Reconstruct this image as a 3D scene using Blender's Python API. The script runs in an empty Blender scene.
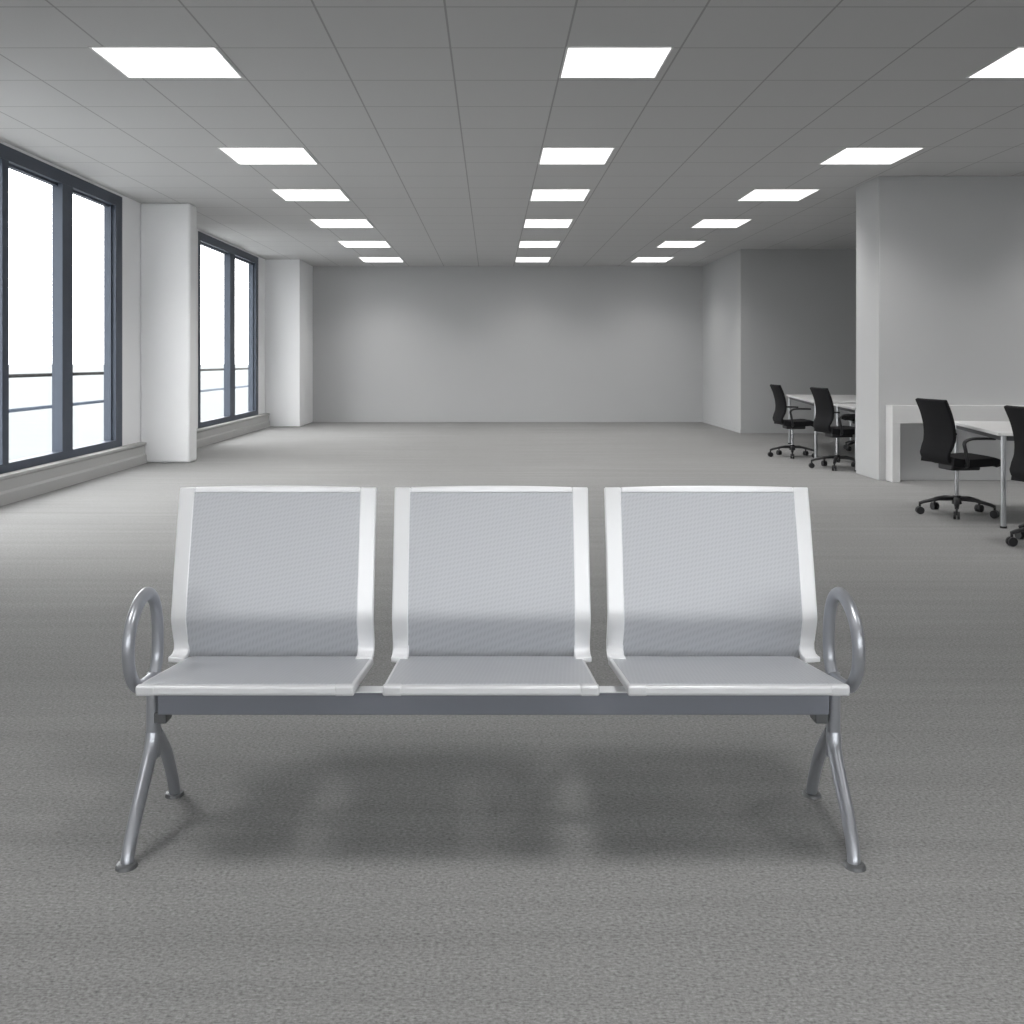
import bpy, bmesh, math, random
from mathutils import Vector, Matrix
random.seed(4)
sc = bpy.context.scene
COL = sc.collection
PI = math.pi

# ------------------------------------------------------------------ materials
def mat(name, color, rough=.5, metal=0., spec=.5):
    m = bpy.data.materials.new(name); m.use_nodes = True
    b = m.node_tree.nodes['Principled BSDF']
    b.inputs['Base Color'].default_value = (*color, 1)
    b.inputs['Roughness'].default_value = rough
    b.inputs['Metallic'].default_value = metal
    b.inputs['Specular IOR Level'].default_value = spec
    return m

def N(m, t, **kw):
    n = m.node_tree.nodes.new(t)
    for k, v in kw.items(): setattr(n, k, v)
    return n
def L(m, a, b): m.node_tree.links.new(a, b)
def bsdf(m): return m.node_tree.nodes['Principled BSDF']
def math_node(m, op, a, b=None):
    n = N(m, 'ShaderNodeMath', operation=op)
    for i, v in enumerate((a, b)):
        if v is None: continue
        if isinstance(v, (int, float)): n.inputs[i].default_value = v
        else: L(m, v, n.inputs[i])
    return n.outputs[0]
def mix_col(m, fac, a, b):
    n = N(m, 'ShaderNodeMix', data_type='RGBA')
    L(m, fac, n.inputs[0])
    for i, v in ((6, a), (7, b)):
        if isinstance(v, tuple): n.inputs[i].default_value = (*v, 1)
        else: L(m, v, n.inputs[i])
    return n.outputs[2]
def obj_coord(m): return N(m, 'ShaderNodeTexCoord').outputs['Object']
def noise(m, vec, scale, detail=3, rough=.6):
    n = N(m, 'ShaderNodeTexNoise'); n.inputs['Scale'].default_value = scale
    n.inputs['Detail'].default_value = detail; n.inputs['Roughness'].default_value = rough
    L(m, vec, n.inputs['Vector']); return n.outputs['Fac']
def scaled(m, vec, s):
    n = N(m, 'ShaderNodeMapping'); n.inputs['Scale'].default_value = s
    L(m, vec, n.inputs['Vector']); return n.outputs[0]
def bump(m, h, strength, dist):
    n = N(m, 'ShaderNodeBump'); n.inputs['Strength'].default_value = strength
    n.inputs['Distance'].default_value = dist
    L(m, h, n.inputs['Height']); L(m, n.outputs[0], bsdf(m).inputs['Normal'])

def wall_paint(name, c):
    m = mat(name, c, .85, spec=.2)
    v = obj_coord(m)
    f = noise(m, v, 1.3, 2)
    k = tuple(x*.97 for x in c)
    L(m, mix_col(m, f, k, c), bsdf(m).inputs['Base Color'])
    bump(m, noise(m, v, 220, 2), .06, .002)
    return m

M = {}
M['grey_wall'] = wall_paint('grey wall paint', (.52, .525, .53))
M['white_wall'] = wall_paint('white wall paint', (.87, .875, .885))
M['sill'] = wall_paint('pale sill paint', (.46, .46, .455))

# carpet
m = mat('grey loop carpet', (.25, .25, .248), .95, spec=.1); v = obj_coord(m)
fine = noise(m, scaled(m, v, (120, 120, 120)), 1, 3, .7)
weave = noise(m, scaled(m, v, (60, 260, 60)), 1, 2, .6)
rows = noise(m, scaled(m, v, (.35, 9, 1)), 1, 3, .6)
big = noise(m, v, .7, 2)
t = math_node(m, 'ADD', math_node(m, 'MULTIPLY', fine, .62), math_node(m, 'MULTIPLY', weave, .38))
r = N(m, 'ShaderNodeMapRange'); L(m, t, r.inputs['Value'])
r.inputs['From Min'].default_value = .33; r.inputs['From Max'].default_value = .67
c1 = mix_col(m, r.outputs[0], (.150, .150, .149), (.385, .385, .383))
rr = N(m, 'ShaderNodeMapRange'); L(m, rows, rr.inputs['Value'])
rr.inputs['From Min'].default_value = .3; rr.inputs['From Max'].default_value = .7
rr.inputs['To Min'].default_value = .93; rr.inputs['To Max'].default_value = 1.07
bb = N(m, 'ShaderNodeMapRange'); L(m, big, bb.inputs['Value'])
bb.inputs['To Min'].default_value = .95; bb.inputs['To Max'].default_value = 1.05
hs = N(m, 'ShaderNodeHueSaturation'); L(m, c1, hs.inputs['Color'])
L(m, math_node(m, 'MULTIPLY', rr.outputs[0], bb.outputs[0]), hs.inputs['Value'])
L(m, hs.outputs[0], bsdf(m).inputs['Base Color'])
bump(m, t, .45, .007)
M['carpet'] = m

# suspended ceiling tiles: real pattern of the tile joints
GX, GY, TX, TY = .447, 5.51, .69, .72
m = mat('ceiling tile', (.5, .5, .5), .9, spec=.15); v = obj_coord(m)
sx = N(m, 'ShaderNodeSeparateXYZ'); L(m, v, sx.inputs[0])
def joint(out, off, step, w):
    d = math_node(m, 'DIVIDE', math_node(m, 'SUBTRACT', out, off), step)
    fr = math_node(m, 'FRACT', d)
    ds = math_node(m, 'ABSOLUTE', math_node(m, 'SUBTRACT', fr, .5))
    return math_node(m, 'GREATER_THAN', ds, .5 - w/step/2)
j = math_node(m, 'MAXIMUM', joint(sx.outputs[0], GX-100*TX, TX, .012), joint(sx.outputs[1], GY-100*TY, TY, .012))
tile = mix_col(m, noise(m, v, 130, 3, .7), (.56, .56, .56), (.60, .60, .60))
L(m, mix_col(m, j, tile, (.37, .37, .37)), bsdf(m).inputs['Base Color'])
bump(m, noise(m, v, 180, 2), .12, .002)
M['ceiling'] = m

m = mat('light diffuser', (1, 1, 1), .5)
bsdf(m).inputs['Emission Color'].default_value = (1, .985, .97, 1)
bsdf(m).inputs['Emission Strength'].default_value = 1.6
M['diffuser'] = m
M['light_frame'] = mat('light frame white', (.75, .75, .75), .5)

# window
m = mat('slate blue window frame', (.062, .076, .102), .5, .0, .3); M['frame'] = m
m = bpy.data.materials.new('window glass'); m.use_nodes = True
nt = m.node_tree; nt.nodes.clear()
o_ = nt.nodes.new('ShaderNodeOutputMaterial'); mx = nt.nodes.new('ShaderNodeMixShader')
tr = nt.nodes.new('ShaderNodeBsdfTransparent'); gl = nt.nodes.new('ShaderNodeBsdfGlossy')
tr.inputs[0].default_value = (.97, .975, .975, 1); gl.inputs['Roughness'].default_value = .02; mx.inputs[0].default_value = .04
nt.links.new(tr.outputs[0], mx.inputs[1]); nt.links.new(gl.outputs[0], mx.inputs[2])
nt.links.new(mx.outputs[0], o_.inputs[0]); M['glass'] = m
M['rail_dark'] = mat('dark bronze handrail', (.006, .006, .006), .7, spec=.1)
M['rail_blue'] = mat('steel blue rail', (.022, .034, .056), .6, spec=.15)
m = mat('pale ground', (.14, .15, .155), .95, spec=.05); v = obj_coord(m)
s1 = noise(m, scaled(m, v, (.05, .6, 1)), 1, 3)
L(m, mix_col(m, s1, (.118, .133, .140), (.146, .149, .147)), bsdf(m).inputs['Base Color']); M['ground'] = m
M['concrete'] = mat('pale concrete', (.6, .6, .6), .9)

# bench
def painted(name, c, rough, metal):
    m = mat(name, c, rough, metal); v = obj_coord(m)
    f = noise(m, v, 6, 2)
    r = N(m, 'ShaderNodeMapRange'); L(m, f, r.inputs['Value'])
    r.inputs['To Min'].default_value = rough*.9; r.inputs['To Max'].default_value = rough*1.1
    L(m, r.outputs[0], bsdf(m).inputs['Roughness']); return m
M['silver'] = painted('silver powder coat', (.84, .85, .87), .36, .2)
M['seat'] = painted('silver seat coat', (.70, .71, .73), .36, .2)
M['tube'] = painted('satin silver tube', (.42, .435, .47), .34, .7)
M['beam'] = painted('slate grey beam paint', (.19, .20, .235), .45, .1)
M['pad'] = painted('grey foot pad', (.12, .125, .13), .4, .3)
m = mat('perforated silver sheet', (.5, .515, .54), .42, .15); v = obj_coord(m)
s_ = N(m, 'ShaderNodeSeparateXYZ'); L(m, v, s_.inputs[0])
yz = math_node(m, 'ADD', s_.outputs[1], s_.outputs[2]); xx = s_.outputs[0]
ca, sa = math.cos(.98), math.sin(.98)
u_ = math_node(m, 'ADD', math_node(m, 'MULTIPLY', xx, ca), math_node(m, 'MULTIPLY', yz, sa))
v_ = math_node(m, 'SUBTRACT', math_node(m, 'MULTIPLY', yz, ca), math_node(m, 'MULTIPLY', xx, sa))
rowi = math_node(m, 'FLOOR', math_node(m, 'DIVIDE', v_, .0075))
uu = math_node(m, 'ADD', math_node(m, 'DIVIDE', u_, .022), math_node(m, 'MULTIPLY', rowi, .37))
a1 = math_node(m, 'ABSOLUTE', math_node(m, 'SINE', math_node(m, 'MULTIPLY', math_node(m, 'DIVIDE', v_, .0075), PI)))
a2 = math_node(m, 'ABSOLUTE', math_node(m, 'SINE', math_node(m, 'MULTIPLY', uu, PI)))
h = math_node(m, 'MULTIPLY', a1, a2)
r = N(m, 'ShaderNodeMapRange'); L(m, h, r.inputs['Value'])
r.inputs['From Min'].default_value = .3; r.inputs['From Max'].default_value = .85
L(m, mix_col(m, r.outputs[0], (.50, .515, .545), (.44, .455, .485)), bsdf(m).inputs['Base Color'])
M['perf'] = m

# office furniture
M['black'] = mat('black fabric', (.009, .009, .0105), .8, spec=.2)
M['black_plastic'] = mat('black plastic', (.010, .010, .012), .5)
M['chrome'] = mat('chrome', (.65, .66, .68), .2, 1.)
M['white_top'] = mat('white laminate', (.68, .68, .68), .35)
M['steel'] = mat('brushed steel leg', (.5, .51, .53), .3, .9)
M['dark_frame'] = mat('dark steel frame', (.06, .062, .068), .4, .5)

# ------------------------------------------------------------------ mesh helpers
def link(name, bm, material, parent=None, bevel=0, smooth=40, loc=None):
    bmesh.ops.remove_doubles(bm, verts=bm.verts, dist=1e-6)
    bmesh.ops.recalc_face_normals(bm, faces=bm.faces)
    me = bpy.data.meshes.new(name); bm.to_mesh(me); bm.free()
    for p in me.polygons: p.use_smooth = True
    me.set_sharp_from_angle(angle=math.radians(smooth))
    me.materials.append(material)
    o = bpy.data.objects.new(name, me); COL.objects.link(o)
    if bevel:
        b = o.modifiers.new('bevel', 'BEVEL'); b.width = bevel; b.segments = 3
        b.limit_method = 'ANGLE'; b.angle_limit = math.radians(40); b.harden_normals = False
    if parent: o.parent = parent
    if loc: o.location = loc
    return o
def box(bm, x0, x1, y0, y1, z0, z1):
    vs = [bm.verts.new(p) for p in ((x0,y0,z0),(x1,y0,z0),(x1,y1,z0),(x0,y1,z0),(x0,y0,z1),(x1,y0,z1),(x1,y1,z1),(x0,y1,z1))]
    for f in ((0,3,2,1),(4,5,6,7),(0,1,5,4),(1,2,6,5),(2,3,7,6),(3,0,4,7)): bm.faces.new([vs[i] for i in f])
def boxes(*bs):
    bm = bmesh.new()
    for b in bs: box(bm, *b)
    return bm
def spline(pts, n=8):
    P = [Vector(p) for p in pts]; out = []
    for i in range(len(P)-1):
        p0 = P[i-1] if i else P[0]*2-P[1]; p1, p2 = P[i], P[i+1]
        p3 = P[i+2] if i+2 < len(P) else P[-1]*2-P[-2]
        for k in range(n):
            t = k/n
            out.append(.5*((2*p1)+(p2-p0)*t+(2*p0-5*p1+4*p2-p3)*t*t+(3*p1-p0-3*p2+p3)*t**3))
    out.append(P[-1]); return out
def tube(bm, pts, ra, rb=None, seg=16, side=Vector((1,0,0))):
    """sweep an ellipse along pts; ra along `side`, rb across; radii may be lists"""
    rb = rb or ra; n = len(pts); rings = []
    f = lambda r, i: r if isinstance(r, (int, float)) else r[0]+(r[1]-r[0])*i/(n-1)
    for i, p in enumerate(pts):
        t = (pts[min(i+1, n-1)]-pts[max(i-1, 0)]).normalized()
        s = (side - t*side.dot(t)).normalized(); u = t.cross(s)
        rings.append([bm.verts.new(p + s*math.cos(a)*f(ra, i) + u*math.sin(a)*f(rb, i)) for a in (2*PI*k/seg for k in range(seg))])
    for A, B in zip(rings, rings[1:]):
        for k in range(seg): bm.faces.new((A[k], A[(k+1) % seg], B[(k+1) % seg], B[k]))
    bm.faces.new(rings[0][::-1]); bm.faces.new(rings[-1])
def cyl(bm, c, r, z0, z1, seg=24, r2=None):
    tube(bm, [Vector((c[0], c[1], z0)), Vector((c[0], c[1], z1))], r if r2 is None else [r, r2], None if r2 is None else [r, r2], seg)
def sheet(bm, prof, xs, thick, mask=None, mp=lambda w, a, b: (w, a, b)):
    """solid sheet: profile in a plane swept over widths xs; mask(i, j) False leaves a hole"""
    n = len(prof); nx = len(xs); off = []
    for j in range(n):
        a, b = prof[max(j-1, 0)], prof[min(j+1, n-1)]
        t = Vector((b[0]-a[0], b[1]-a[1])).normalized(); off.append((prof[j][0]+t.y*thick, prof[j][1]-t.x*thick))
    F = [[bm.verts.new(mp(x, *prof[j])) for j in range(n)] for x in xs]
    B = [[bm.verts.new(mp(x, *off[j])) for j in range(n)] for x in xs]
    ok = lambda i, j: 0 <= i < nx-1 and 0 <= j < n-1 and (mask is None or mask(i, j))
    for i in range(nx-1):
        for j in range(n-1):
            if not ok(i, j): continue
            bm.faces.new((F[i][j], F[i+1][j], F[i+1][j+1], F[i][j+1])); bm.faces.new((B[i][j], B[i][j+1], B[i+1][j+1], B[i+1][j]))
            for di, dj, p, q in ((-1,0,(i,j),(i,j+1)), (1,0,(i+1,j),(i+1,j+1)), (0,-1,(i,j),(i+1,j)), (0,1,(i,j+1),(i+1,j+1))):
                if not ok(i+di, j+dj):
                    bm.faces.new((F[p[0]][p[1]], F[q[0]][q[1]], B[q[0]][q[1]], B[p[0]][p[1]]))
    for vv in list(bm.verts):
        if not vv.link_faces: bm.verts.remove(vv)

def root(name, label, cat, loc=(0,0,0), rz=0, group=None):
    o = bpy.data.objects.new(name, None); COL.objects.link(o)
    o.location = loc; o.rotation_euler = (0, 0, rz); o.empty_display_size = .2
    o['label'] = label; o['category'] = cat
    if group: o['group'] = group
    return o
def struct(o, label=None, cat=None):
    o['kind'] = 'structure'
    if label: o['label'] = label
    if cat: o['category'] = cat
    return o
def sroot(name, label, cat):
    o = root(name, label, cat); o['kind'] = 'structure'; return o
def dup(src, loc, rz, label):
    r = src.copy(); COL.objects.link(r); r.location = loc; r.rotation_euler = (0, 0, rz); r['label'] = label
    for ch in list(src.children):
        c = ch.copy(); COL.objects.link(c); c.parent = r
        for g in list(ch.children):
            d = g.copy(); COL.objects.link(d); d.parent = c
    return r

# ------------------------------------------------------------------ room shell
H = 3.086                       # ceiling height
XW = -4.17                      # inner face of the window wall
XR, YB, YF = 8.2, 20.6, -4.2    # right side, back, behind the viewer
def S(name, bm, material, label, cat, bevel=0, smooth=30):
    return struct(link(name, bm, material, None, bevel, smooth), label, cat)

S('floor', boxes((-4.6, XR+.2, YF-.2, YB+.2, -.12, 0)), M['carpet'], 'grey loop-pile carpet over the whole room', 'floor')
S('ceiling', boxes((-4.6, XR+.2, YF-.2, YB+.2, H, H+.12)), M['ceiling'], 'grey suspended ceiling of square tiles', 'ceiling')
S('wall_back', boxes((-4.6, 4.19, YB, YB+.2, 0, H)), M['grey_wall'], 'plain grey wall at the far end of the room', 'wall')
S('wall_return', boxes((4.19, XR, 17.45, YB+.2, 0, H)), M['grey_wall'], 'grey wall block stepping forward beside the far wall', 'wall')
S('wall_right', boxes((XR, XR+.2, YF, 17.45, 0, H)), M['grey_wall'], 'grey wall closing the right side', 'wall')
WFX0, WFX1, WFZ0, WFZ1 = -3.6, 7.8, 1.5, 2.95     # unseen window added behind the viewer
S('wall_front', boxes((-4.6, WFX0, YF-.2, YF, 0, H), (WFX1, XR+.2, YF-.2, YF, 0, H), (WFX0, WFX1, YF-.2, YF, 0, WFZ0), (WFX0, WFX1, YF-.2, YF, WFZ1, H)), M['grey_wall'], 'grey wall behind the viewer', 'wall')
S('wall_partition', boxes((3.935, XR, 10.55, 11.21, 0, H)), M['grey_wall'], 'thick grey partition wall between the two desk areas', 'wall', .004)
WIN = [(6.2, 11.75), (14.8, 18.62)]
ZB, ZT = .24, 3.06
bl = []
for y0, y1 in ((YF, 6.2), (11.75, 14.8), (18.62, YB)): bl.append((-4.30, XW, y0, y1, 0, H))
for y0, y1 in WIN: bl.append((-4.30, XW, y0, y1, 0, ZB)); bl.append((-4.30, XW, y0, y1, ZT, H))
S('wall_left', boxes(*bl), M['white_wall'], 'white wall pierced by tall windows', 'wall')
S('wall_column_near', boxes((XW, -3.57, 12.34, 12.64, 0, H)), M['white_wall'], 'white column between the two tall windows', 'column', .03)
S('wall_column_far', boxes((XW, -3.53, 19.2, YB, 0, H)), M['white_wall'], 'white column in the far left corner', 'column', .006)
S('baseboard_back', boxes((-3.53, 4.178, YB-.012, YB, 0, .05)), M['grey_wall'], 'low grey baseboard along the far wall', 'baseboard')
S('baseboard_return', boxes((4.178, 4.19, 17.438, YB, 0, .05), (4.19, XR, 17.438, 17.45, 0, .05)), M['grey_wall'], 'low grey baseboard around the stepping wall block', 'baseboard')
# sills: a stepped profile along the window wall
def sill(name, y0, y1, label):
    bm = bmesh.new()
    pr = [(XW, 0), (-4.085, 0), (-4.085, .095), (-4.10, .115), (-4.10, .205), (-4.085, .222), (-4.085, .245), (XW, .25)]
    a = [bm.verts.new((x, y0, z)) for x, z in pr]; b = [bm.verts.new((x, y1, z)) for x, z in pr]
    for i in range(len(pr)):
        k = (i+1) % len(pr); bm.faces.new((a[i], a[k], b[k], b[i]))
    bm.faces.new(a); bm.faces.new(b[::-1])
    S(name, bm, M['sill'], label, 'trim', 0, 20)
sill('trim_1', 4.6, 12.335, 'pale stepped sill below the near window')
sill('trim_2', 12.645, 19.195, 'pale stepped sill below the far window')

def window(i, y0, y1, mull, label):
    w = sroot('window_%d' % i, label, 'window')
    g = -4.24                                          # glass plane
    jw = .2
    link('outer_frame', boxes((-4.30, XW+.004, y0, y0+.12, ZB, ZT), (-4.30, XW+.004, y1-jw, y1, ZB, ZT),
         (-4.30, XW+.004, y0+.12, y1-jw, ZB, ZB+.075), (-4.30, XW+.004, y0+.12, y1-jw, ZT-.12, ZT)), M['frame'], w)
    link('glazing_bead', boxes((-4.28, -4.21, y1-jw-.03, y1-jw, ZB+.075, ZT-.12)), M['frame'], w)
    edges = [y0+.12]
    for yc, wd in mull:
        link('mullion', boxes((-4.27, XW+.002, yc-wd/2, yc+wd/2, ZB+.06, ZT-.1)), M['frame'], w)
        edges += [yc-wd/2, yc+wd/2]
    edges.append(y1-jw)
    for a, b in zip(edges[::2], edges[1::2]):
        link('pane', boxes((g-.004, g+.004, a-.01, b+.01, ZB+.06, ZT-.1)), M['glass'], w)
        link('pane_bead', boxes((-4.275, XW+.003, a, b, ZB+.07, ZB+.088), (-4.27, -4.215, a, b, ZT-.145, ZT-.12)), M['frame'], w)
    return w
window(1, 6.2, 11.75, [(8.93, .12), (10.24, .25)], 'tall slate-framed window nearest the viewer on the left wall')
window(2, 14.8, 18.62, [(16.78, .32)], 'tall slate-framed window farther along the left wall')

wf = sroot('window_3', 'wide slate-framed window added unseen behind the viewer', 'window')  # added out of view so daylight reaches camera-facing surfaces
link('outer_frame', boxes((WFX0, WFX0+.08, YF-.1, YF, WFZ0, WFZ1), (WFX1-.08, WFX1, YF-.1, YF, WFZ0, WFZ1), (WFX0+.08, WFX1-.08, YF-.1, YF, WFZ0, WFZ0+.08), (WFX0+.08, WFX1-.08, YF-.1, YF, WFZ1-.08, WFZ1)), M['frame'], wf)
for k in range(1, 6): link('mullion', boxes((WFX0+k*1.9-.04, WFX0+k*1.9+.04, YF-.1, YF, WFZ0+.08, WFZ1-.08)), M['frame'], wf)
for k in range(6): link('pane', boxes((WFX0+k*1.9+.03, WFX0+(k+1)*1.9-.03, YF-.056, YF-.048, WFZ0+.07, WFZ1-.07)), M['glass'], wf)

# outside
struct(link('ground', boxes((-700, -6.2, -300, 1600, -4.2, -4.0)), M['ground']), 'pale open ground far below the windows', 'ground')
struct(link('balcony', boxes((-5.9, -4.6, -6, 40, -.35, -.06)), M['concrete']), 'pale balcony slab outside the windows', 'balcony')
rl = root('balcony_railing', 'thin two-bar railing outside the left windows', 'railing', (-5.6, 0, -.06))
bm = bmesh.new(); tube(bm, [Vector((0, -5, 1.095)), Vector((0, 39, 1.095))], .022); link('handrail', bm, M['rail_dark'], rl)['label'] = 'dark top handrail'
bm = bmesh.new(); tube(bm, [Vector((0, -5, .69)), Vector((0, 39, .69))], .022); link('lower_rail', bm, M['rail_blue'], rl)['label'] = 'steel blue lower rail'
for y in (-4.9, .6, 9, 17.6, 27, 38.9):
    link('post', boxes((-.02, .02, y-.02, y+.02, 0, 1.08)), M['rail_dark'], rl)

# ------------------------------------------------------------------ ceiling lights
LAMP, SPREAD = 16.0, 120
def ceiling_light(x0, x1, y0, y1, label):
    cx, cy = (x0+x1)/2, (y0+y1)/2; w, d = (x1-x0)/2, (y1-y0)/2
    r = root('ceiling_light', label, 'ceiling light', (cx, cy, H), 0, 'ceiling light panels')
    e = .012
    link('light_frame', boxes((-w, -w+e, -d, d, -.006, 0), (w-e, w, -d, d, -.006, 0), (-w+e, w-e, -d, -d+e, -.006, 0), (-w+e, w-e, d-e, d, -.006, 0)), M['light_frame'], r)
    link('diffuser', boxes((-w+e, w-e, -d+e, d-e, -.004, -.001)), M['diffuser'], r)
    ld = bpy.data.lights.new('lamp', 'AREA'); ld.shape = 'RECTANGLE'; ld.size = 2*(w-e); ld.size_y = 2*(d-e)
    ld.energy = LAMP*ld.size*ld.size_y/.5*(.65 if y0 > 18 else .9 if y0 > 13 else 1); ld.spread = math.radians(SPREAD); ld.color = (1, .985, .965)
    lo = bpy.data.objects.new('lamp', ld); COL.objects.link(lo); lo.parent = r; lo.location = (0, 0, -.007)   # faces down
ROWS = [(6.20, 6.88), (9.12, 9.90), (11.34, 12.16), (13.74, 14.62), (16.22, 17.15), (18.76, 19.70)]
XRT = [(3.14, 3.83), (3.115, 3.81), (2.87, 3.595), (2.80, 3.455), (2.715, 3.36), (2.64, 3.31)]
ORD = ['nearest', 'second nearest', 'third nearest', 'third farthest', 'second farthest', 'farthest']
for i, (y0, y1) in enumerate(ROWS):
    ceiling_light(-2.40, -1.64, y0, y1, 'white ceiling light panel, %s of the left line' % ORD[i])
    ceiling_light(.45, 1.09, y0, y1, 'white ceiling light panel, %s of the middle line' % ORD[i])
    ceiling_light(*XRT[i], y0, y1, 'white ceiling light panel, %s of the right line' % ORD[i])
for k, (y0, y1) in enumerate(((1.75, 2.43), (-1.4, -.72))):  # rows added out of view to light the bench and place its shadow
    w = ('above the bench, ahead of', 'behind')[k]
    for nm, a, b in (('left', -2.37, -1.64), ('middle', .45, 1.09), ('right', 3.14, 3.83)):
        ceiling_light(a, b, y0, y1, 'unseen white ceiling light panel added to the %s line, %s the viewer' % (nm, w))

ceiling_light(5.85, 6.54, 6.20, 6.88, 'unseen white ceiling light panel added high over the nearest desks on the right')  # pair of panels added out of view to brighten partition and desks
ceiling_light(5.85, 6.54, 9.12, 9.90, 'unseen white ceiling light panel added high in front of the grey partition wall')

# ------------------------------------------------------------------ waiting bench
BY = 2.685
bench = root('waiting_bench', 'three-seat silver metal waiting bench standing on the carpet', 'bench', (0, 0, 0))
link('beam', boxes((-.852, .864, 2.655, 2.70, .306, .3625)), M['beam'], bench, .003)['label'] = 'slate grey cross beam'
link('highlight_strip', boxes((-.85, .862, 2.653, 2.70, .3625, .3665)), M['silver'], bench, .001)  # added bright strip standing in for the highlight on the beam's top edge
SEAT = [(2.46, .441), (2.478, .4395), (2.54, .4325), (2.62, .4225), (2.70, .4125), (2.78, .4025), (2.89, .3885)]
BACK = [(2.907, .372), (2.889, .42), (2.872, .465), (2.864, .488), (2.862, .502), (2.866, .525), (2.876, .57), (2.890, .63),
        (2.907, .70), (2.925, .77), (2.9435, .838), (2.9455, .8475), (2.948, .857)]
def lift(prof, d):       # offset a profile along its outward normal
    out = []
    for j in range(len(prof)):
        a, b = prof[max(j-1, 0)], prof[min(j+1, len(prof)-1)]
        t = Vector((b[0]-a[0], b[1]-a[1])).normalized(); out.append((prof[j][0]-t.y*d, prof[j][1]+t.x*d))
    return out
RAIL = [(2.838, .4005), (2.858, .399), (2.877, .4005), (2.888, .408), (2.890, .422), (2.883, .438)] + BACK[2:]
def seat_unit(cx, hw, bx, bw):
    e = .046
    bm = bmesh.new(); sheet(bm, SEAT, [cx-hw, cx, cx+hw], .023)
    seat = link('seat', bm, M['seat'], bench, .006)
    bm = bmesh.new(); sheet(bm, lift(SEAT[1:], .0012), [cx-hw+.008, cx, cx+hw-.008], .004)
    link('perforated_panel', bm, M['perf'], seat, .001)['label'] = 'finely perforated seat panel'
    for s in (-1, 1):
        a, b = sorted((cx+s*(hw+.0012), cx+s*(hw-e)))
        link('end_cap', boxes((a, b, 2.4585, 2.482, .4165, .4415)), M['seat'], seat, .0055)
    def fl(w, a, b):     # the top edge bows slightly, the outer edges sweep back
        d = (w-bx)/bw
        return (w, a + (.010 if abs(d) > .99 else 0), b - (.006*d*d if b > .84 else 0))
    cr = lambda w, a, b: (w, a, b - (.006*((w-bx)/bw)**2 if b > .84 else 0))
    for s in (-1, 1):
        x0, x1 = sorted((bx+s*bw, bx+s*(bw-e)))
        bm = bmesh.new(); sheet(bm, RAIL, [x0, x1], .016, mp=fl)
        if s < 0: back = link('backrest', bm, M['silver'], bench, .004)
        else: link('side_rail', bm, M['silver'], back, .004)
    bm = bmesh.new(); sheet(bm, BACK[-3:], [bx+k*(bw-e)/4 for k in range(-4, 5)], .016, mp=cr)
    link('top_rail', bm, M['silver'], back, .003)
    bm = bmesh.new(); sheet(bm, lift(BACK[:-2], -.002), [bx+k*(bw-e+.002)/4 for k in range(-4, 5)], .006, mp=cr)
    link('perforated_panel', bm, M['perf'], back)['label'] = 'finely perforated back panel'
    for s in (-1, 1):   # steel brackets that carry seat and back on the beam
        bm = bmesh.new(); x = cx+s*.14
        box(bm, x-.02, x+.02, 2.66, 2.70, .362, .396)
        tube(bm, spline([(x, 2.67, .376), (x, 2.80, .366), (x, 2.89, .352), (x, 2.925, .40), (x, 2.915, .46)], 5), .014, .006, 12)
        link('seat_bracket', bm, M['beam'], bench)
seat_unit(-.583, .258, -.605, .280); seat_unit(0, .256, .001, .275); seat_unit(.587, .262, .6125, .290)
for s in (-1, 1):
    X = -.872 if s < 0 else .884
    pts = lambda q: [Vector((X, y, z)) for y, z in q]
    leg = bmesh.new()
    tube(leg, [Vector((X, 2.687, .405)), Vector((X, 2.687, .30)), Vector((X, 2.687, .215)), Vector((X, 2.69, .19))], .0175, .021, 20)
    lf = link('leg_frame', leg, M['tube'], bench)
    for nm, q, ft in (('leg', [(2.683, .25), (2.668, .215), (2.622, .165), (2.558, .10), (2.512, .045), (2.494, .014), (2.492, .003)], 2.488),
                      ('leg', [(2.697, .25), (2.735, .22), (2.80, .16), (2.855, .085), (2.893, .016), (2.896, .003)], 2.899)):
        bm = bmesh.new(); ex = (0 if s < 0 else -.014) if ft < 2.6 else s*.010
        path = [Vector((X+ex*i/40, p.y, p.z)) for i, p in enumerate(spline(pts(q), 8))]
        tube(bm, path, [.0185, .0145], [.019, .0155], 20)
        lg = link(nm, bm, M['tube'], bench)
        bm = bmesh.new(); fx = X+ex
        tube(bm, [Vector((fx, ft, 0)), Vector((fx, ft, .006)), Vector((fx, ft, .0085)), Vector((fx, ft, .0095))], [.026, .021], [.030, .025], 24)
        link('foot_pad', bm, M['pad'], lg)
    bm = bmesh.new()
    tube(bm, spline(pts([(2.69, .392), (2.715, .43), (2.722, .48), (2.716, .54), (2.690, .592), (2.64, .620), (2.575, .610), (2.522, .572), (2.50, .52), (2.508, .465), (2.545, .418), (2.60, .398), (2.69, .392)]), 8), .0150, .0165, 20)
    link('armrest', bm, M['tube'], bench)
    link('end_bracket', boxes((min(s*.832, s*.864), max(s*.832, s*.864), 2.665, 2.715, .280, .308)), M['pad'], bench, .003)

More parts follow.
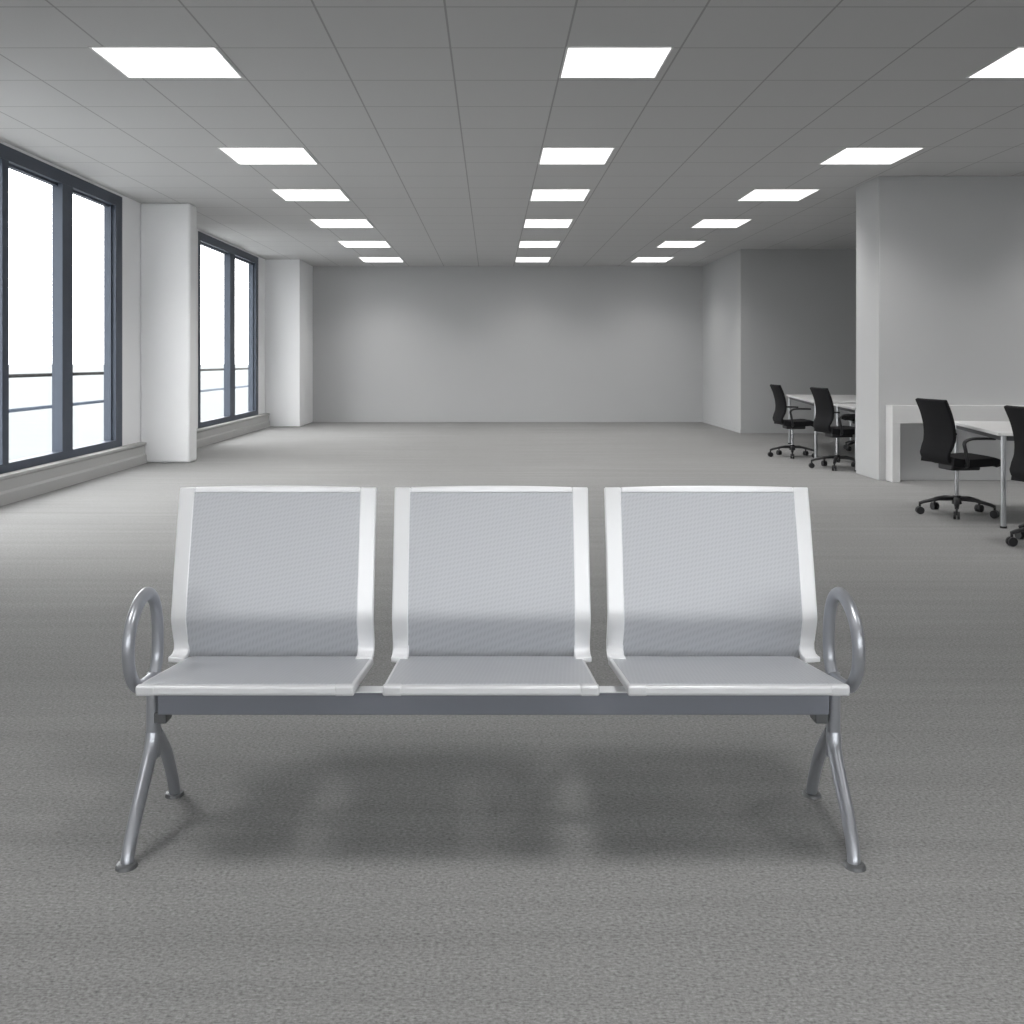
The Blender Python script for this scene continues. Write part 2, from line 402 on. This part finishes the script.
# ------------------------------------------------------------------ office chairs
chair = root('office_chair', '', 'chair', group='black office chairs')
def make_chair(c):
    mpw = lambda w, a, b: (a + .35*w*w*(1 if b > .5 else .6), w*(1.0 - .10*max(0, .6-b)/.2), b)
    pr = [(p.x, p.y) for p in spline([(x, z, 0) for x, z in ((-.09, .42), (-.165, .445), (-.178, .50), (-.150, .58), (-.148, .68), (-.175, .80), (-.222, .915))], 4)]
    bm = bmesh.new(); sheet(bm, pr, [-.215, -.17, -.085, 0, .085, .17, .215], -.028, mp=mpw)
    link('backrest', bm, M['black'], c, .008)
    bm = bmesh.new()
    st = [(p.x, p.y) for p in spline([(x, z, 0) for x, z in ((-.16, .475), (-.05, .462), (.10, .468), (.18, .472), (.23, .452), (.245, .42))], 4)]
    sheet(bm, st, [-.235, -.20, -.1, 0, .1, .20, .235], .062, mp=lambda w, a, b: (a, w, b - .5*max(0, abs(w)-.17)**1.0*.25))
    link('seat', bm, M['black'], c, .012)
    link('mechanism', boxes((-.10, .14, -.10, .10, .355, .415)), M['black_plastic'], c, .012)
    for s in (-1, 1):
        bm = bmesh.new()
        tube(bm, spline([(-.06, s*.20, .40), (-.07, s*.265, .42), (-.09, s*.272, .52), (-.10, s*.272, .585), (-.05, s*.27, .614), (.06, s*.265, .617), (.15, s*.262, .614)], 6), [.016, .022], [.014, .010], 12, Vector((0, 1, 0)))
        link('armrest', bm, M['black_plastic'], c)
    bm = bmesh.new(); cyl(bm, (0, 0), .016, .12, .36); link('gas_lift', bm, M['chrome'], c)
    bm = bmesh.new(); cyl(bm, (0, 0), .038, .085, .15, 20, .03)
    ang = [math.radians(239+72*k) for k in range(5)]
    for a in ang:
        d = Vector((math.cos(a), math.sin(a), 0)); sd = Vector((-d.y, d.x, 0))
        tube(bm, [d*.02+Vector((0, 0, .125)), d*.14+Vector((0, 0, .122)), d*.25+Vector((0, 0, .098)), d*.285+Vector((0, 0, .085))], [.026, .015], [.016, .012], 12, sd)
    base = link('base', bm, M['black_plastic'], c)
    for a in ang:
        d = Vector((math.cos(a), math.sin(a), 0)); sd = Vector((-d.y, d.x, 0)); p = d*.28
        bm = bmesh.new()
        for q in (-.014, .014):
            tube(bm, [p+sd*(q-.009)+Vector((0, 0, .03)), p+sd*(q+.009)+Vector((0, 0, .03))], .03, None, 18, Vector((0, 0, 1)))
        tube(bm, [p+Vector((0, 0, .03)), p+Vector((0, 0, .09))], .009, None, 10)
        link('caster', bm, M['black_plastic'], base)
make_chair(chair)
chair.location = (3.672, 8.2, 0); chair.rotation_euler.z = .12; chair['label'] = 'black office chair beside the near white table, in front of the white wall desk'
c2 = dup(chair, (3.685, 6.80, 0), .0, 'nearest black office chair, cut off at the right edge with one caster showing')
next(c for c in c2.children if c.name.startswith('base')).rotation_euler.z = .227
c3 = dup(chair, (3.81, 13.15, 0), 0, 'farthest black office chair on the left side, at the end of the distant table')
next(c for c in c3.children if c.name.startswith('base')).rotation_euler.z = .26
dup(chair, (3.90, 11.72, 0), .12, 'black office chair half hidden by the edge of the partition wall')
dup(chair, (5.07, 14.1, 0), PI, 'black office chair on the far side of the distant table, mostly hidden')

# ------------------------------------------------------------------ tables
table = root('meeting_table', '', 'table', group='white office tables')
def make_table(t, w, d, zt):
    link('tabletop', boxes((0, w, 0, d, zt-.026, zt)), M['white_top'], t, .005)
    for x in (.045, w-.045):
        for y in (.045, d-.045):
            bm = bmesh.new(); cyl(bm, (x, y), .0185, .012, zt-.026, 18); lg = link('leg', bm, M['steel'], t)
            bm = bmesh.new(); cyl(bm, (x, y), .024, 0, .014, 18); link('foot', bm, M['black_plastic'], lg)
    e = .07
    link('under_frame', boxes((.035, .060, e, d-e, zt-.062, zt-.026), (w-.06, w-.035, e, d-e, zt-.062, zt-.026),
         (e, w-e, .035, .06, zt-.062, zt-.026), (e, w-e, d-.06, d-.035, zt-.062, zt-.026)), M['dark_frame'], t)
make_table(table, .95, 1.5, .695)
table.location = (3.66, 7.5, 0); table.rotation_euler.z = -.2; table['label'] = 'white table on steel legs nearest the viewer, beside the wall desk'
t3 = root('meeting_table', 'distant white table on steel legs beyond the partition wall', 'table', (3.92, 12.68, 0), -.157, 'white office tables')
make_table(t3, .95, 2.6, .72)
t2 = root('side_table', 'low white table end just behind the partition wall', 'table', (3.96, 11.365, 0), -.13, 'white office tables')
make_table(t2, .95, 1.12, .70)

desk = root('wall_desk', 'shallow white slab-sided desk standing against the grey partition wall', 'desk', (4.0, 10.365, 0))
link('desktop', boxes((0, 2.6, 0, .183, .587, .765)), M['white_top'], desk, .004)
for x in (0, 2.52): link('side_panel', boxes((x, x+.08, 0, .183, 0, .587)), M['white_top'], desk, .004)

# ------------------------------------------------------------------ world, camera, view
w = bpy.data.worlds.new('overcast sky'); sc.world = w; w.use_nodes = True
bg = w.node_tree.nodes['Background']; bg.inputs[0].default_value = (1, 1, 1, 1); bg.inputs[1].default_value = 7.3
cam = bpy.data.cameras.new('camera'); co = bpy.data.objects.new('camera', cam); COL.objects.link(co)
co.location = (0, 0, 1.21); co.rotation_euler = (PI/2, 0, 0)
cam.sensor_width = 36; cam.lens = 1040/1024*36
cam.shift_x = (512-491)/1024; cam.shift_y = (361-512)/1024
cam.clip_end = 3000
sc.camera = co
vs = sc.view_settings
sc.display_settings.display_device = 'sRGB'
vs.view_transform = 'Standard'; vs.look = 'None'; vs.exposure = 0; vs.gamma = 1; vs.use_curve_mapping = False
sc.cycles.max_bounces = 12; sc.cycles.diffuse_bounces = 8; sc.cycles.transparent_max_bounces = 12
sc.cycles.use_denoising = True
